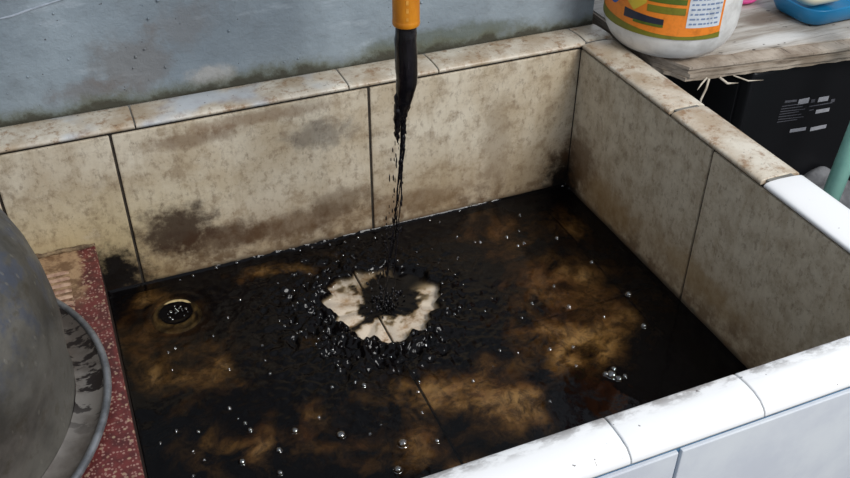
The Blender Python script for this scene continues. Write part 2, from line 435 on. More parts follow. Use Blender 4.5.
gap2 = np.clip(1.5-adiff(gb)/.42, 0, 1)*np.clip((r-.01)/.02, 0, 1)
gpt = at(383, 275, ZW)-at(383, 303, ZW); gc = math.atan2(gpt.y, gpt.x)
veil = np.clip(1.4-adiff(gc)/.7, 0, 1)*np.clip((.062-r)/.02, .35, 1)*.75
streaks = np.clip((fbm(th*3.2, r*30, 1.6, 4, 120)-.60)*6, 0, 1)*.6
white = inside*(1-core)*(1-np.maximum(gap, gap2*.95))*(1-veil)*(1-streaks)
clearness = np.maximum(clearness, white*.97)
# height of the water
rip = (fbm(X, Y, 26, 3, 200)-.5)*.0014
ring = np.exp(-((r-edge-.012)/.012)**2)*.0052*(fbm(X, Y, 120, 4, 230)*1.3)
chop_amp = np.exp(-np.clip(r-edge-.02, 0, 9)/.05)*np.clip((r-edge)/.008, 0, 1)
chop = ((fbm(X, Y, 110, 3, 250, .5)-.5)*.020)*chop_amp*(.55+.6*np.clip(-dx/.1+.3, -.3, 1)+.25*np.clip(-dy/.1, 0, 1))
waves = .00025*np.sin(r*330+3*fbm(X, Y, 12, 2, 300))*np.exp(-r/.18)
Z = ZW+rip+waves+ring+chop
Zin = ZF+.0012+.0035*np.clip(1-r/.03, 0, 1)*fbm(X, Y, 90, 3, 270)+.0012*np.abs(np.sin(th*7))*np.clip(r/edge, 0, 1)+(fbm(X, Y, 70, 4, 277)-.4)*.003*np.clip(core, 0, 1)
k = np.clip((edge+.002-r)/.006, 0, 1); Z = Z*(1-k)+Zin*k
Z = np.maximum(Z, ZF+.0008)
# meniscus climbing the tiles
dw = np.minimum(np.minimum(wx1-X, Y-wy0), np.minimum(wy1-Y, X-wx0)); Z += np.where(wy1-Y < .012, .0034, .0007)*np.exp(-dw/.0022)
# ripple around the drain ring
rd = np.hypot(X-dc.x, Y-dc.y); Z += -.0035*np.exp(-(rd/.017)**4)*.5+.0004*np.sin(rd*420)*np.exp(-np.abs(rd-.035)/.01)
Dr = np.clip(1-np.abs(rd-.0262)/.006, 0, 1); ang = np.arctan2(Y-dc.y, X-dc.x)
clearness = np.maximum(clearness, Dr*np.clip(.40+.7*np.cos(ang-2.6), 0.0, .92)); clearness = np.where(rd < .020, 0, clearness)
me = bpy.data.meshes.new('black_water')
co = np.stack([X, Y, Z], -1).reshape(-1, 3).astype(np.float32)
idx = np.arange(nx*ny).reshape(ny, nx)
q = np.stack([idx[:-1, :-1], idx[:-1, 1:], idx[1:, 1:], idx[1:, :-1]], -1).reshape(-1, 4)
me.vertices.add(len(co)); me.vertices.foreach_set('co', co.ravel())
me.loops.add(q.size); me.loops.foreach_set('vertex_index', q.ravel().astype(np.int32))
me.polygons.add(len(q)); me.polygons.foreach_set('loop_start', (np.arange(len(q))*4).astype(np.int32))
me.update(calc_edges=True); me.validate()
at_ = me.attributes.new('clearness', 'FLOAT', 'POINT'); at_.data.foreach_set('value', clearness.ravel().astype(np.float32))
t = NT('sludge_water')
an = t.n.new('ShaderNodeAttribute'); an.attribute_name = 'clearness'
tr = t.n.new('ShaderNodeBsdfTransparent'); df = t.n.new('ShaderNodeBsdfDiffuse'); gl = t.n.new('ShaderNodeBsdfGlossy')
df.inputs[0].default_value = srgb(9, 7, 8); gl.inputs['Roughness'].default_value = .06
whitek = t.mr(an.outputs['Fac'], .55, .97)
t.L(t.mix((.88, .79, .63, 1), (.97, .95, .92, 1), whitek), tr.inputs[0])
mx = t.n.new('ShaderNodeMixShader'); t.L(an.outputs['Fac'], mx.inputs[0]); t.L(df.outputs[0], mx.inputs[1]); t.L(tr.outputs[0], mx.inputs[2])
fr = t.n.new('ShaderNodeFresnel'); fr.inputs[0].default_value = 1.30
bn = t.bump(t.noise(90, 3, .6), .12, .002); t.L(bn, gl.inputs['Normal']); t.L(bn, fr.inputs['Normal'])
m2 = t.n.new('ShaderNodeMixShader'); t.L(fr.outputs[0], m2.inputs[0]); t.L(mx.outputs[0], m2.inputs[1]); t.L(gl.outputs[0], m2.inputs[2])
t.L(m2.outputs[0], t.out.inputs['Surface']); M_WATER = t.m
water = link('black_water', me, M_WATER, None, True)
tag(water, 'shallow black sludge water with brown clouds covering the basin floor', 'water', kind='stuff')

# bubbles floating on the water
t = NT('bubble_film')
gls = t.n.new('ShaderNodeBsdfGlossy'); gls.inputs['Roughness'].default_value = .04; tr = t.n.new('ShaderNodeBsdfTransparent')
tr.inputs[0].default_value = (.93, .93, .95, 1)
fr = t.n.new('ShaderNodeFresnel'); fr.inputs[0].default_value = 3.3
m2 = t.n.new('ShaderNodeMixShader'); t.L(fr.outputs[0], m2.inputs[0]); t.L(tr.outputs[0], m2.inputs[1]); t.L(gls.outputs[0], m2.inputs[2])
t.L(m2.outputs[0], t.out.inputs['Surface']); M_BUB = t.m
bub_me = None
def bubble(p, r, parent=water):
    global bub_me
    if bub_me is None:
        prof = [(1.12, -.02), (1.03, .05), (1, .15)]+[(math.cos(a), math.sin(a)) for a in [math.radians(q) for q in (18, 32, 46, 60, 74, 84)]]+[(.001, 1)]
        bm = fixn(lathe(prof, 14)); bub_me = bpy.data.meshes.new('bubble'); bm.to_mesh(bub_me); bm.free()
        bub_me.materials.append(M_BUB); bub_me.shade_smooth()
    o = bpy.data.objects.new('bubble', bub_me); C.objects.link(o); o.parent = parent
    o.location = p; o.scale = (r, r, r*.85); return o
def water_z(x, y):
    i = int(round((x-wx0)/(wx1-wx0)*(nx-1))); j = int(round((y-wy0)/(wy1-wy0)*(ny-1)))
    return float(Z[min(max(j, 0), ny-1), min(max(i, 0), nx-1)])
spots = [(168, 352, 1.2), (175, 348, 1.4), (172, 370, 1.1), (229, 369, 1.4), (270, 374, 1.6), (332, 387, 1.5), (229, 408, 1.9), (238, 419, 1.2), (245, 423, 1.5), (250, 430, 2),
 (176, 431, 1.6), (198, 432, 1.7), (160, 443, 1.2), (193, 452, 1.5), (242, 462, 2.6), (193, 476, 1.4), (204, 460, 1), (295, 431, 2.8), (279, 450, 2.4), (280, 473, 2.2), (319, 418, 1.7),
 (332, 387, 1.6), (364, 387, 2.2), (341, 435, 3.6), (370, 434, 1.3), (381, 425, 1.1), (403, 444, 3.8), (398, 470, 3), (437, 441, 2), (422, 412, 1.3), (418, 392, 1.8), (473, 381, 1.7),
 (458, 257, 1), (520, 215, 1.8), (457, 237, 1.5), (507, 237, 2), (519, 231, 1.2), (518, 246, 1.8), (524, 243, 1.7), (480, 242, 1.5), (475, 242, 1.4), (557, 238, 1.9), (592, 262, 2), (554, 286, 1.6),
 (629, 294, 3), (569, 307, 2.6), (532, 303, 1.3), (554, 287, 1.3), (644, 326, 2.6), (604, 317, 1.4), (573, 347, 1.7), (550, 349, 1.8), (518, 353, 1.1), (576, 366, 1.6), (550, 401, 1.3), (500, 350, 1.2),
 (612, 375, 4.2), (619, 379, 3.0), (606, 374, 2.4), (614, 369, 2.4), (625, 376, 2), (560, 184, 1.4), (216, 268, 1.7), (236, 262, 1.5), (193, 276, 1.4), (180, 280, 1.1), (440, 222, 1.2), (459, 211, 1.4),
 (375, 238, 1.3), (330, 245, 1.3), (345, 243, 1.4), (358, 238, 1.4), (300, 250, 1.2), (312, 247, 1.2), (430, 220, 1.2), (240, 300, 1.3), (228, 318, 1.3), (213, 336, 1.2), (300, 330, 1.4), (262, 345, 1.2), (265, 360, 1.2)]
for px, py, rr in spots:
    p = at(px, py, ZW)
    x = min(max(p.x, wx0+.002), wx1-.002); y = min(max(p.y, wy0+.002), wy1-.002)
    bubble((x, y, water_z(x, y)), rr*.00150)
for k in range(16):           # froth over the drain
    a = random.uniform(0, 6.28); r_ = .014*math.sqrt(random.random())
    bubble((dc.x+r_*math.cos(a), dc.y+r_*math.sin(a), water_z(dc.x, dc.y)), random.uniform(.001, .0024))
for k in range(85):          # froth thrown out by the falling stream
    a = random.choice([random.uniform(0, 6.28), random.uniform(2.2, 5.2)]); r_ = .072+abs(random.gauss(0, .04))
    x = IMP.x+r_*math.cos(a); y = IMP.y+r_*math.sin(a)
    if y > -.006 or x > -.006: continue
    bubble((x, y, water_z(x, y)), random.uniform(.0007, .0021))

# ------------------------------------------------------------ hose and falling sludge
t = NT('orange_hose'); n = t.noise(50, 4, .6, stretch=(1, 1, .3))
M_HOSE = t.fin(t.mix(srgb(214, 138, 28), srgb(184, 110, 20), t.mr(n, .3, .7)), .38)
hx, hy, hz = -.3155, -.165, .1475
hose = thing('drain_hose', 'orange yellow plastic hose end hanging over the basin with black sludge pouring out', 'hose', (hx, hy, hz))
HR = .0135
path = [(0, 0, 0), (0, 0, .1), (.001, 0, .25), (.002, .004, .40), (.002, .03, .50), (.002, .08, .565), (.002, .15, .585), (.002, .232, .585)]
fine_p = []
for i in range(len(path)-1):
    p0, p1, p2, p3 = [Vector(path[min(max(i+d, 0), len(path)-1)]) for d in (-1, 0, 1, 2)]
    for s in range(6):
        u = s/6; fine_p.append(.5*((2*p1)+(-p0+p2)*u+(2*p0-5*p1+4*p2-p3)*u*u+(-p0+3*p1-3*p2+p3)*u**3))
fine_p.append(Vector(path[-1]))
bm = bmesh.new(); tube(fine_p, HR, 28, bm, caps=False)
obj('hose_tube', bm, M_HOSE, hose, True)
lip = [(HR*.80, .02), (HR*.80, .001), (HR*.86, -.0008), (HR*.97, -.0006), (HR*1.02, .0012), (HR*1.02, .004), (HR, .0055)]
obj('hose_lip', fixn(lathe(lip, 28)), M_HOSE, hose, True)
bm = bmesh.new()              # row of pale printed dashes facing the camera
vd = (cam.location-Vector((hx, hy, .2))); a0 = math.atan2(vd.y, vd.x)+.10
for k in range(10):
    zc = .008+k*.0082; h = .0048 if k % 3 else .0034
    for (a, b) in ((a0-.09, a0+.09),):
        v = [bm.verts.new(((HR+.0003)*math.cos(q), (HR+.0003)*math.sin(q), zz)) for q, zz in ((a, zc), (b, zc), (b, zc+h), (a, zc+h))]
        bm.faces.new(v)
o = obj('printed_mark', bm, m_simple('pale_print', srgb(222, 160, 70), srgb(206, 140, 50), 90, .5, 0), hose); o['kind'] = 'stuff'

t = NT('black_sludge'); n = t.noise(70, 5, .7, stretch=(1, 1, .15))
M_SL = t.fin(t.mix(srgb(16, 15, 18), srgb(34, 32, 38), t.mr(n, .45, .7)), .22, normal=t.bump(n, .5, .002))
sl = thing('falling_sludge', 'ragged stream of black sludge falling from orange hose to the basin floor', 'liquid', (hx, hy, hz))
def strand(pts, rad, n=40, wob=.10, seg=12, jit=.0006):
    P = []; Rr = []
    for i in range(n+1):
        u = i/n*(len(pts)-1); k = min(int(u), len(pts)-2); f = u-k; f2 = f*f*(3-2*f)
        a = Vector(pts[k]); b = Vector(pts[k+1])
        P.append(a.lerp(b, f)+Vector((random.gauss(0, jit), random.gauss(0, jit), 0))); Rr.append(rad[k]*(1-f2)+rad[k+1]*f2)
    return tube(P, Rr, seg, None, wob)
# z offsets relative to the lip
main = [(0, 0, .012), (0, 0, 0), (-.0005, .0005, -.02), (.0005, .001, -.045), (.001, .002, -.065), (-.0015, .004, -.085), (-.0045, .005, -.100), (-.006, .006, -.112)]
o = obj('thick_stream', fixn(strand(main, [.0105, .0105, .0112, .0116, .0110, .0086, .0062, .0018], 46, .03, 18, .0001)), M_SL, sl, True)
obj('stream_strand', fixn(strand([(.004, .002, -.05), (.003, .003, -.08), (-.001, .006, -.115), (-.001, .010, -.16), (-.004, .012, -.20)], [.004, .0045, .0022, .0011, .0004], 40, .15, 10)), M_SL, sl, True)
obj('stream_strand', fixn(strand([(-.006, .003, -.06), (-.008, .004, -.095), (-.009, .006, -.125), (-.007, .007, -.14)], [.003, .0046, .0028, .0004], 30, .25, 10)), M_SL, sl, True)
ends = [(-.0275, .015), (-.022, .022), (-.032, .008), (-.018, .012), (-.030, .024), (-.012, .018)]
for k, (ex, ey) in enumerate(ends[:4]):
    z0 = -.105-.012*k; zb = ZF+.004-hz
    pts = [(-.003+random.gauss(0, .002), .006, z0)]; rad = [.0015]
    for s in range(1, 8):
        u = s/7; pts.append((-.003+(ex+.003)*u**1.4+random.gauss(0, .0012), .006+(ey-.006)*u+random.gauss(0, .001), z0+(zb-z0)*u)); rad.append(random.uniform(.00035, .0012))
    obj('stream_strand', fixn(strand(pts, rad, 60, .4, 8, .0003)), M_SL, sl, True)
bm = bmesh.new()              # loose drops beside the strands
for k in range(150):
    u = random.random()**.8; z = -.10+(ZF+.01-hz+.10)*u
    x = -.003-.024*u**1.4+random.gauss(0, .003+.006*u); y = .006+.010*u+random.gauss(0, .003+.004*u)
    s = random.uniform(.0003, .0010); m = Matrix.Translation((x, y, z)) @ Matrix.Diagonal((s, s, s*random.uniform(2, 7), 1))
    bmesh.ops.create_icosphere(bm, subdivisions=1, radius=1, matrix=m)
o = obj('sludge_drops', bm, M_SL, sl, True); o['kind'] = 'stuff'
bm = bmesh.new()              # crown of lumps thrown up where it lands
for k in range(150):
    a = random.uniform(0, 6.28); rr = abs(random.gauss(0, .014)); 
    s = random.uniform(.0007, .0026); zz = ZF+.002+max(0, random.gauss(.002, .006))*(rr < .03)-hz
    m = Matrix.Translation((IMP.x-hx+rr*math.cos(a), IMP.y-hy+rr*math.sin(a), zz)) @ Euler((random.uniform(-.6, .6), random.uniform(-.6, .6), a)).to_matrix().to_4x4() @ Matrix.Diagonal((s, s*.7, s*random.uniform(.8, 2.2), 1))
    bmesh.ops.create_icosphere(bm, subdivisions=1, radius=1, matrix=m)
o = obj('splash_crown', bm, M_SL, sl, True); o['kind'] = 'stuff'

# ------------------------------------------------------------ red terrazzo scrubbing slab
t = NT('red_terrazzo')
vo = t.n.new('ShaderNodeTexVoronoi'); vo.inputs['Scale'].default_value = 330; t.L(t.pos, vo.inputs['Vector'])
vr = t.n.new('ShaderNodeTexVoronoi'); vr.inputs['Scale'].default_value = 190; t.L(t.scaled((1, 1, 1), (.3, .1, .2)), vr.inputs['Vector'])
big = t.noise(10, 5, .6); mid = t.noise(60, 6, .7)
c = t.mix(srgb(112, 50, 48), srgb(78, 36, 36), t.mr(mid, .35, .65))
chip = t.math('MULTIPLY', t.mr(t.math('ADD', vo.outputs['Distance'], t.math('MULTIPLY', t.noise(500, 2, .5), .5)), .72, .55), t.mr(t.z(vo.outputs['Color'], 0), .45, .55))
c = t.mix(c, srgb(176, 138, 126), chip, .7)
chip2 = t.math('MULTIPLY', t.mr(t.math('ADD', vr.outputs['Distance'], t.math('MULTIPLY', t.noise(300, 2, .5), .6)), .70, .52), t.mr(t.z(vr.outputs['Color'], 1), .62, .70))
c = t.mix(c, srgb(172, 146, 122), chip2, .8)
worn = t.math('MULTIPLY', t.mr(t.math('ADD', t.z(ax=0), t.math('MULTIPLY', t.math('SUBTRACT', mid, .5), .03)), -.667, -.678),
              t.mr(t.math('ADD', t.z(ax=1), t.math('MULTIPLY', t.math('SUBTRACT', mid, .5), .05)), -.12, -.07))
c = t.mix(c, t.mix(srgb(176, 146, 112), srgb(120, 92, 66), t.mr(mid, .4, .6)), worn, .92)
c = t.mix(c, srgb(66, 50, 40), t.mr(t.noise(28, 5, .7, off=(3, 3, 1)), .55, .7), .5)
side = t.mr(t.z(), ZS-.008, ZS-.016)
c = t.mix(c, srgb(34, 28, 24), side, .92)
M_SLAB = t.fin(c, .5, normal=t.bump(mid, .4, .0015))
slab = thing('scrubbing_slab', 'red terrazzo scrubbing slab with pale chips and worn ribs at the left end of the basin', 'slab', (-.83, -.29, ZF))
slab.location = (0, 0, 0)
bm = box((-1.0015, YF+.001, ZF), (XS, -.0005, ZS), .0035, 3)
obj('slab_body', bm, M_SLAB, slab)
rl = .012
M_RIB = m_simple('worn_rib', srgb(190, 158, 132), srgb(140, 104, 84), 70, .55)
rib = None
p0 = at(66, 272, ZS)
for k in range(36):
    y = p0.y-.004-k*.0115
    if y < -.17: break
    if rib is None:
        pr = [(0, 0), (.0012, .0018), (.0030, .0028), (.0048, .0018), (.006, 0)]
        bm = bmesh.new(); rows = []
        for x, s in ((-.96, .2), (-.955, 1), (-.80, 1), (-.692, 1), (-.686, .2)):
            rows.append([bm.verts.new((x, u, .0+v*s)) for u, v in pr])
        for i in range(4):
            for j in range(4): bm.faces.new((rows[i][j], rows[i+1][j], rows[i+1][j+1], rows[i][j+1]))
        rib = obj('rib', fixn(bm), M_RIB, slab, True); rib.location = (0, y, ZS); continue
    o = rib.copy(); C.objects.link(o); o.location = (0, y, ZS)
# lime crust where the slab meets the tiles
bm = bmesh.new(); pts = []; rad = []
for k in range(60):
    pts.append((-1.0+k*(.348/59), -.0025, ZS+.0005+random.uniform(0, .002))); rad.append(random.uniform(.0015, .0042))
tube(pts, rad, 7, bm, .3)
obj('lime_crust', bm, m_simple('lime_crust', srgb(150, 128, 98), srgb(84, 66, 48), 90, .8, .5), slab, True)

# ------------------------------------------------------------ upturned metal pan
t = NT('tarnished_aluminium')
big = t.noise(9, 6, .65); mid = t.noise(40, 6, .7)
dots = t.n.new('ShaderNodeTexVoronoi'); dots.inputs['Scale'].default_value = 110; t.L(t.scaled((1, 1, .55)), dots.inputs['Vector'])
c = t.mix(srgb(128, 125, 118), srgb(82, 80, 75), t.mr(big, .35, .65))
c = t.mix(c, srgb(86, 94, 112), t.math('MULTIPLY', t.mr(t.noise(24, 5, .7, off=(6, 2, 2)), .46, .6), t.mr(t.z(), -.05, .02)), .7)
c = t.mix(c, srgb(78, 68, 50), t.mr(mid, .52, .7), .5)
dm = t.math('MULTIPLY', t.mr(dots.outputs['Distance'], .22, .12), t.mr(t.z(dots.outputs['Color'], 0), .4, .5))
c = t.mix(c, srgb(150, 146, 136), dm, .35)
M_PAN = t.fin(c, t.mr(mid, .3, .7, .42, .6), .55, t.bump(t.math('ADD', mid, dm), .25, .001))
t = NT('sooty_aluminium_flange')
nz = t.noise(62, 4, .6, stretch=(.7, 1.4, 1), off=(0, 0, 3))
c = t.mix(srgb(140, 134, 128), srgb(100, 92, 86), t.mr(t.noise(20, 5, .6), .35, .65))
soot = t.math('MULTIPLY', t.mr(nz, .50, .56), t.mr(t.z(ax=1), -.33, -.26))
c = t.mix(c, srgb(34, 26, 26), soot, .95)
M_FL = t.fin(c, .45, .5, t.bump(nz, .2, .001))
pan = thing('metal_pot', 'upturned deep grey aluminium pot with a wide sooty flange on the red slab', 'pot', (-.891, -.2315, ZS+.003))
PR = .2275
body = [(PR-.032, .006), (PR-.0325, .010), (PR-.033, .02), (PR-.031, .05), (PR-.0285, .08), (PR-.0285, .10), (PR-.031, .125), (PR-.036, .148), (PR-.044, .170), (PR-.056, .190), (PR-.074, .208), (PR-.098, .222), (PR-.130, .231), (PR-.165, .235), (.0005, .236)]
wb = lambda a, z: .004*math.sin(a*5+z*30)+.003*math.sin(a*11-z*50)
obj('pot_body', fixn(lathe(body, 96, wob=wb)), M_PAN, pan, True)
fl = [(PR-.0320, .0065), (PR-.028, .0045), (PR-.020, .0035), (PR-.012, .0045), (PR-.006, .0075), (PR-.003, .0085)]
obj('pot_flange', fixn(lathe(fl, 96)), M_FL, pan, True)
bead = [(PR-.002+.0038*math.cos(a), .0075+.0038*math.sin(a)) for a in [2*math.pi*k/10 for k in range(11)]]
obj('rolled_rim', fixn(lathe(bead, 96)), m_simple('bright_rim', srgb(150, 152, 156), srgb(110, 112, 116), 40, .4, .1, .6), pan, True)

# ------------------------------------------------------------ weathered plywood board, jar, dish on the right
t = NT('weathered_plywood')
g1 = t.noise(14, 6, .7, stretch=(.35, 3.0, 1)); g2 = t.noise(80, 5, .75, stretch=(.2, 2.4, 1)); bl = t.noise(9, 5, .6)
c = t.mix(srgb(196, 190, 182), srgb(152, 142, 130), t.mr(g1, .35, .65))
c = t.mix(c, srgb(104, 92, 80), t.mr(g2, .52, .70), .7)
c = t.mix(c, srgb(96, 74, 56), t.blob((.31, -.02, 0), (.07, .03, .05), bl), .7)
c = t.mix(c, srgb(218, 216, 212), t.blob((.26, -.08, 0), (.08, .02, .05), bl), .7)
c = t.mix(c, srgb(48, 40, 34), t.mr(t.noise(120, 3, .5, stretch=(.5, 1, 1)), .66, .72), .8)
M_PLY = t.fin(c, .75, normal=t.bump(g2, .5, .0015))
t = NT('plywood_cracked_ply'); g2 = t.noise(90, 5, .75, stretch=(2.2, .25, 1)); g1 = t.noise(20, 5, .6)
c = t.mix(srgb(186, 172, 156), srgb(140, 124, 108), t.mr(g1, .35, .65)); c = t.mix(c, srgb(66, 54, 44), t.mr(g2, .56, .68), .9)
M_PLY2 = t.fin(c, .8, normal=t.bump(g2, .8, .002))
t = NT('plywood_end_grain'); g2 = t.noise(70, 4, .7, stretch=(.2, .2, 3)); g1 = t.noise(18, 5, .6)
c = t.mix(srgb(172, 158, 142), srgb(128, 114, 98), t.mr(g1, .35, .65)); c = t.mix(c, srgb(84, 70, 56), t.mr(g2, .5, .66), .8)
M_PLY3 = t.fin(c, .8, normal=t.bump(g2, .6, .0015))
board = thing('plywood_board', 'weathered grey plywood board with splintered front edge beside the basin', 'board', (0, 0, 0))
A = at(691, 67, .001); B = at(850, 47, .001); d = (B-A); d.z = 0; d.normalize(); nrm = Vector((-d.y, d.x, 0))
lfA = at(640, 50, .001); ld = (lfA-A); ld.z = 0; ld.normalize()
def ply(name, z0, z1, setback, mat, seed, rag=.0015, left=0):
    rr = random.Random(seed); bm = bmesh.new(); top = []; bot = []
    base = A+nrm*setback+Vector((left, 0, 0)); out = []
    lc = base + ld*.055                      # chamfered left corner that clears the rim
    out.append(Vector((max(lc.x, .0565)+.001, .60, 0)))
    out.append(Vector((max(lc.x, .0565)+.001, lc.y+.01, 0)))
    for k in range(7): out.append(lc.lerp(base, k/7)+Vector((rr.uniform(0, rag), rr.uniform(0, rag), 0)))
    n = 60
    for k in range(n+1): out.append(base+d*(.75*k/n)+nrm*rr.uniform(0, rag))
    out.append(base+d*.75+Vector((0, .62, 0)))
    out = [Vector((max(v.x, .0565), v.y, 0)) for v in out]
    top = [bm.verts.new((v.x, v.y, z1)) for v in out]; bot = [bm.verts.new((v.x, v.y, z0)) for v in out]
    bm.faces.new(top); bm.faces.new(bot[::-1])
    for i in range(len(out)): j = (i+1) % len(out); bm.faces.new((top[i], bot[i], bot[j], top[j]))
    bmesh.ops.triangulate(bm, faces=[f for f in bm.faces if len(f.verts) > 4])
    return obj(name, fixn(bm), mat, board)
ply('surface_veneer', -.0005, .0015, .024, M_PLY, 1, .004)
ply('ply_layer', -.0045, -.0008, .001, M_PLY2, 2, .0015)
ply('ply_layer', -.0100, -.0048, .0035, M_PLY3, 3, .001)
ply('ply_layer', -.0160, -.0104, .0005, M_PLY3, 4, .002, .002)
ply('ply_layer', -.0215, -.0164, .003, M_PLY3, 5, .003, -.002)
MF = m_simple('pale_splinter', srgb(206, 196, 180), srgb(170, 156, 138), 80, .7)
def splinter(pp, r): 
    obj('splinter', tube([Vector(p) for p in pp], [r*1.0]*(len(pp)-1)+[r*.2], 6), MF, board, True)
zb = -.020
s0 = A+d*.045+Vector((0, 0, zb)); 
splinter([s0, s0+Vector((.010, -.006, -.008)), s0+Vector((.03, -.004, -.012))], .0016)
s1 = A+d*.030+Vector((0, 0, zb)); splinter([s1, s1+Vector((-.004, -.003, -.012)), s1+Vector((-.010, -.004, -.026)), s1+Vector((-.014, -.010, -.034))], .0015)
splinter([s1+Vector((-.004, 0, .002)), s1+Vector((-.016, -.006, -.002)), s1+Vector((-.026, -.012, -.006))], .0012)
splinter([s0+d*.02, s0+d*.025+Vector((.012, -.01, -.006)), s0+d*.03+Vector((.03, -.012, -.008))], .0010)
# knot hole notch piece at right end
# board rests on the black box
bt = -.0217
t = NT('black_plastic'); n = t.noise(200, 3, .6)
M_BLK = t.fin(srgb(12, 12, 15), .4, normal=t.bump(n, .15, .0005), spec=.35)
fy = -.118
bl_ = on_y(752, 84, fy)
bx = thing('black_box', 'black plastic equipment box with small white label marks standing under the plywood board', 'box', (bl_.x, fy, GZ), .03)
H = bt-GZ
obj('casing', box((0, 0, .006), (.36, .22, H), .006, 3), M_BLK, bx)
obj('side_grille', box((-.0035, .02, .02), (.002, .20, H-.02), .001), M_BLK, bx)
for sx in (.02, .32):
    for sy in (.02, .18): obj('foot', box((sx, sy, 0), (sx+.02, sy+.02, .008), .002), M_BLK, bx)
# the printed label: white fields and fine grey lines
M_WH = m_simple('white_print', srgb(158, 158, 162), srgb(140, 140, 146), 90, .6, 0)
M_GR = m_simple('grey_print', srgb(84, 84, 90), srgb(62, 62, 68), 300, .6, 0)
def on_face(px, py): 
    p = on_y(px, py, fy+.03*.1); return p.x-bl_.x, p.z-GZ
def patch(bm, px0, py0, px1, py1, h):
    x0, z0 = on_face(px0, py0); x1, z1 = on_face(px1, py1)
    v = [bm.verts.new((x, -.0006, z)) for x, z in ((x0, z0-h/2), (x1, z1-h/2), (x1, z1+h/2), (x0, z0+h/2))]; bm.faces.new(v)
for a in ((798, 102, 809, 100, .0085), (818.5, 100, 829, 98.5, .0075), (816, 112, 830, 109.8, .0060), (789.5, 130.8, 806, 128.6, .0055), (810.5, 129.5, 827, 126.5, .0062)):
    bm = bmesh.new(); patch(bm, *a); obj('label_field', bm, M_WH, bx)
bm = bmesh.new(); patch(bm, 784, 101.4, 796.5, 100.2, .0034)
for k in range(7): patch(bm, 781-k*.8, 106+k*2.6, 800-k*.5+(k % 3)*3, 103.6+k*2.6, .0012)
for x_, l in ((811, 4), (831.5, 4)): patch(bm, x_, 101.2, x_+l, 100.6, .005)
for k in range(2): patch(bm, 809, 106.5+k*4, 833-k*19, 103+k*4+k*2.4, .0016)
o = obj('fine_print', bm, M_GR, bx); o['kind'] = 'stuff'

# jar
jx_, jy_ = .1135, -.027
jar = thing('plastic_jar', 'large white plastic jar with orange and green wraparound label on the plywood board', 'jar', (jx_, jy_, .0018))
JR = .0868
t = NT('white_plastic'); n = t.noise(40, 5, .6)
M_JAR = t.fin(t.mix(srgb(222, 221, 218), srgb(196, 194, 190), t.mr(n, .4, .7)), .35, spec=.4)
prof = [(.0005, 0), (JR*.60, 0), (JR*.70, .0012), (JR*.80, .006), (JR*.89, .014), (JR*.955, .024), (JR*.99, .036), (JR, .05), (JR, .20), (JR*.97, .214), (JR*.86, .228), (JR*.72, .235), (JR*.70, .25)]
obj('jar_body', fixn(lathe(prof, 96)), M_JAR, jar, True)
lid = [(JR*.745, .242), (JR*.76, .246), (JR*.76, .272), (JR*.74, .277), (.0005, .278)]
obj('lid', fixn(lathe(lid, 64)), m_simple('lid_red', srgb(168, 40, 36), srgb(150, 34, 30), 40, .4, 0), jar, True)
va = math.atan2(cam.location.y-jy_, cam.location.x-jx_)    # bearing of the side we see
def wrap(name, a0, a1, z0, z1, off, mat, parent, top=None, bot=None, n=28, kind=None):
    bm = bmesh.new(); rows = []
    for k in range(n+1):
        u = k/n; a = va+math.radians(a0+(a1-a0)*u); zb_ = bot(u) if bot else z0; zt = top(u) if top else z1
        rr = JR+off
        rows.append([bm.verts.new((rr*math.cos(a), rr*math.sin(a), zb_+(zt-zb_)*w_)) for w_ in (0, .5, 1)])
    for k in range(n):
        for j in range(2): bm.faces.new((rows[k][j], rows[k+1][j], rows[k+1][j+1], rows[k][j+1]))
    o = obj(name, fixn(bm), mat, parent, True); return o
def flat(name, c, r=.45):
    t = NT(name); n = t.noise(60, 5, .7); return t.fin(t.mix(c, tuple(list(q*.72 for q in c[:3])+[1]), t.mr(n, .45, .7)), r)
M_OR = flat('label_orange', srgb(236, 134, 40)); M_GN = flat('label_green', srgb(120, 118, 34)); M_DG = flat('label_dark_green', srgb(86, 104, 30))
M_NV = flat('label_navy', srgb(40, 46, 62)); M_BL = flat('label_blue', srgb(40, 92, 170)); M_YE = flat('label_yellow', srgb(214, 186, 60)); M_PN = flat('label_panel', srgb(206, 212, 218))
lab = wrap('label', -95, 46, .038, .185, .0004, M_OR, jar)
wrap('green_band', -95, 46, .038, .046, .0007, M_GN, lab, top=lambda u: .0465+.004*math.sin(u*5+1))
wrap('green_stripe', -19, 12, .070, .079, .0007, M_GN, lab)
wrap('dark_stripe', -19, 12, .083, .090, .0007, M_DG, lab)
wrap('navy_bar', -40, -4, .072, .083, .0007, M_NV, lab, bot=lambda u: .0545+.001*u, top=lambda u: .0665-.004*u)
wrap('green_underline', -30, -4, .052, .0555, .0008, M_DG, lab)
wrap('blue_badge', -64, -46, .08, .11, .0008, M_BL, lab, bot=lambda u: .080-.016*math.sin(math.pi*u)**.5, top=lambda u: .081+.02*math.sin(math.pi*u)**.5)
wrap('yellow_badge', -39, -20, .08, .11, .0009, M_YE, lab, bot=lambda u: .0665+.024*abs(u-.45), top=lambda u: .11)
wrap('facts_panel', 14, 43.5, .054, .125, .0007, M_PN, lab)
M_PB = flat('panel_print', srgb(120, 138, 170))
bm = bmesh.new()
for k in range(9):
    z = .058+k*.0062; a = 16.
    while a < 41:
        w_ = random.uniform(1.5, 4.5); a2 = min(a+w_, 42.5)
        v = [bm.verts.new(((JR+.0011)*math.cos(va+math.radians(q)), (JR+.0011)*math.sin(va+math.radians(q)), zz)) for q, zz in ((a, z), (a2, z), (a2, z+.0022), (a, z+.0022))]
        bm.faces.new(v); a = a2+random.uniform(.8, 1.8)
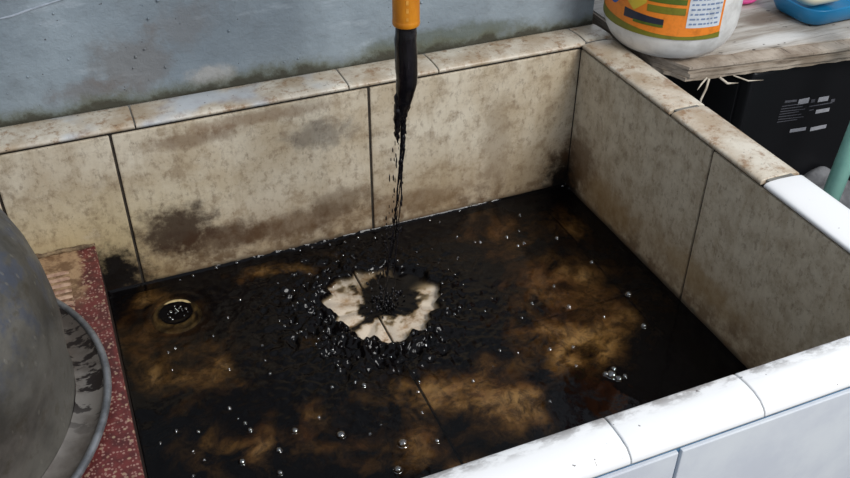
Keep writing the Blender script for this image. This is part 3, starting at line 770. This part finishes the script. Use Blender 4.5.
o = obj('panel_print', fixn(bm), M_PB, lab); o['kind'] = 'stuff'

# blue soap dish with cream soap
t = NT('blue_plastic'); M_BLU = t.fin(srgb(18, 116, 164), .3, spec=.5)
def rrect(cx, cy, hx_, hy_, r, n=8):
    out = []
    for (sx, sy, a0_) in ((1, 1, 0), (-1, 1, 90), (-1, -1, 180), (1, -1, 270)):
        for k in range(n+1):
            a = math.radians(a0_+90*k/n); out.append((cx+sx*(hx_-r)+r*math.cos(a), cy+sy*(hy_-r)+r*math.sin(a)))
    return out
def loft(levels, cap0=True, cap1=True):
    bm = bmesh.new(); rows = []
    for (hx_, hy_, r, z) in levels: rows.append([bm.verts.new((x, y, z)) for x, y in rrect(0, 0, hx_, hy_, r)])
    m = len(rows[0])
    for i in range(len(rows)-1):
        for k in range(m): bm.faces.new((rows[i][k], rows[i][(k+1) % m], rows[i+1][(k+1) % m], rows[i+1][k]))
    if cap0: bm.faces.new(rows[0][::-1])
    if cap1: bm.faces.new(rows[-1])
    return fixn(bm)
dp = at(826, -7, .03)
dish = thing('soap_dish', 'glossy blue plastic dish holding a cream soap bar on the plywood board', 'dish', (dp.x, dp.y, .0018), .02)
lv = [(.050, .034, .018, 0), (.058, .042, .022, .004), (.064, .048, .026, .016), (.066, .050, .028, .026), (.065, .049, .027, .028), (.062, .046, .025, .026), (.056, .040, .022, .012), (.050, .034, .020, .009)]
obj('dish_bowl', loft(lv), M_BLU, dish, True)
t = NT('cream_soap'); n = t.noise(30, 4, .6); M_SO = t.fin(t.mix(srgb(236, 226, 200), srgb(220, 204, 170), n), .4)
soap = obj('soap_bar', loft([(.026, .012, .010, 0), (.034, .018, .014, .004), (.036, .020, .016, .010), (.034, .018, .014, .016), (.026, .012, .010, .019)]), M_SO, None, True)
soap.location = (dp.x-.006, dp.y+.006, .0018+.0150); soap.rotation_euler = (0, 0, .02)
tag(soap, 'cream coloured oblong soap bar lying in the blue dish', 'soap')
# pink lid fragment behind the jar
pp = at(741, -2, .004)
pk = obj('pink_scoop', fixn(lathe([(.0005, .003), (.018, .003), (.024, .0045), (.028, .009), (.0285, .009), (.0245, .0035), (.018, 0), (.0005, 0)], 40)), flat('pink_plastic', srgb(238, 84, 160)), None, True)
pk.location = (pp.x-.004, pp.y, .0017); tag(pk, 'small pink plastic saucer beside the white jar at the top edge', 'saucer')

# teal pole and grey cloth in the gap
pl = obj('teal_pole', tube([(.280, -.215, GZ), (.322, -.200, .0), (.378, -.165, .40)], .0125, 16), m_simple('teal_plastic', srgb(160, 216, 200), srgb(140, 200, 184), 30, .45, 0), None, True)
tag(pl, 'pale teal round pole standing in the gap beside the black box', 'pole')
cp = at(806, 200, GZ); print('RAG', cp)
bm = bmesh.new(); n = 40; rows = []
for j in range(n+1):
    row = []
    for i in range(n+1):
        u = i/n*2-1; v = j/n*2-1; rr = math.hypot(u, v)
        h = max(0, 1-rr**2.5)*.050+.006*math.sin(u*7+v*3)*max(0, 1-rr)+.004*math.sin(v*11-u*4)*max(0, 1-rr)+.0015
        row.append(bm.verts.new((cp.x+u*.085, cp.y-.01+v*.050, GZ+h)))
    rows.append(row)
for j in range(n):
    for i in range(n): bm.faces.new((rows[j][i], rows[j][i+1], rows[j+1][i+1], rows[j+1][i]))
for f in [f for f in bm.faces if (math.hypot(f.calc_center_median().x-cp.x, (f.calc_center_median().y-cp.y+.01)*1.7) > .085)]: bm.faces.remove(f)
cl = obj('grey_rag', fixn(bm), m_simple('grey_cloth', srgb(120, 120, 122), srgb(84, 84, 86), 30, .9, .4), None, True)
tag(cl, 'crumpled grey rag on the dark ground below the black box', 'rag')
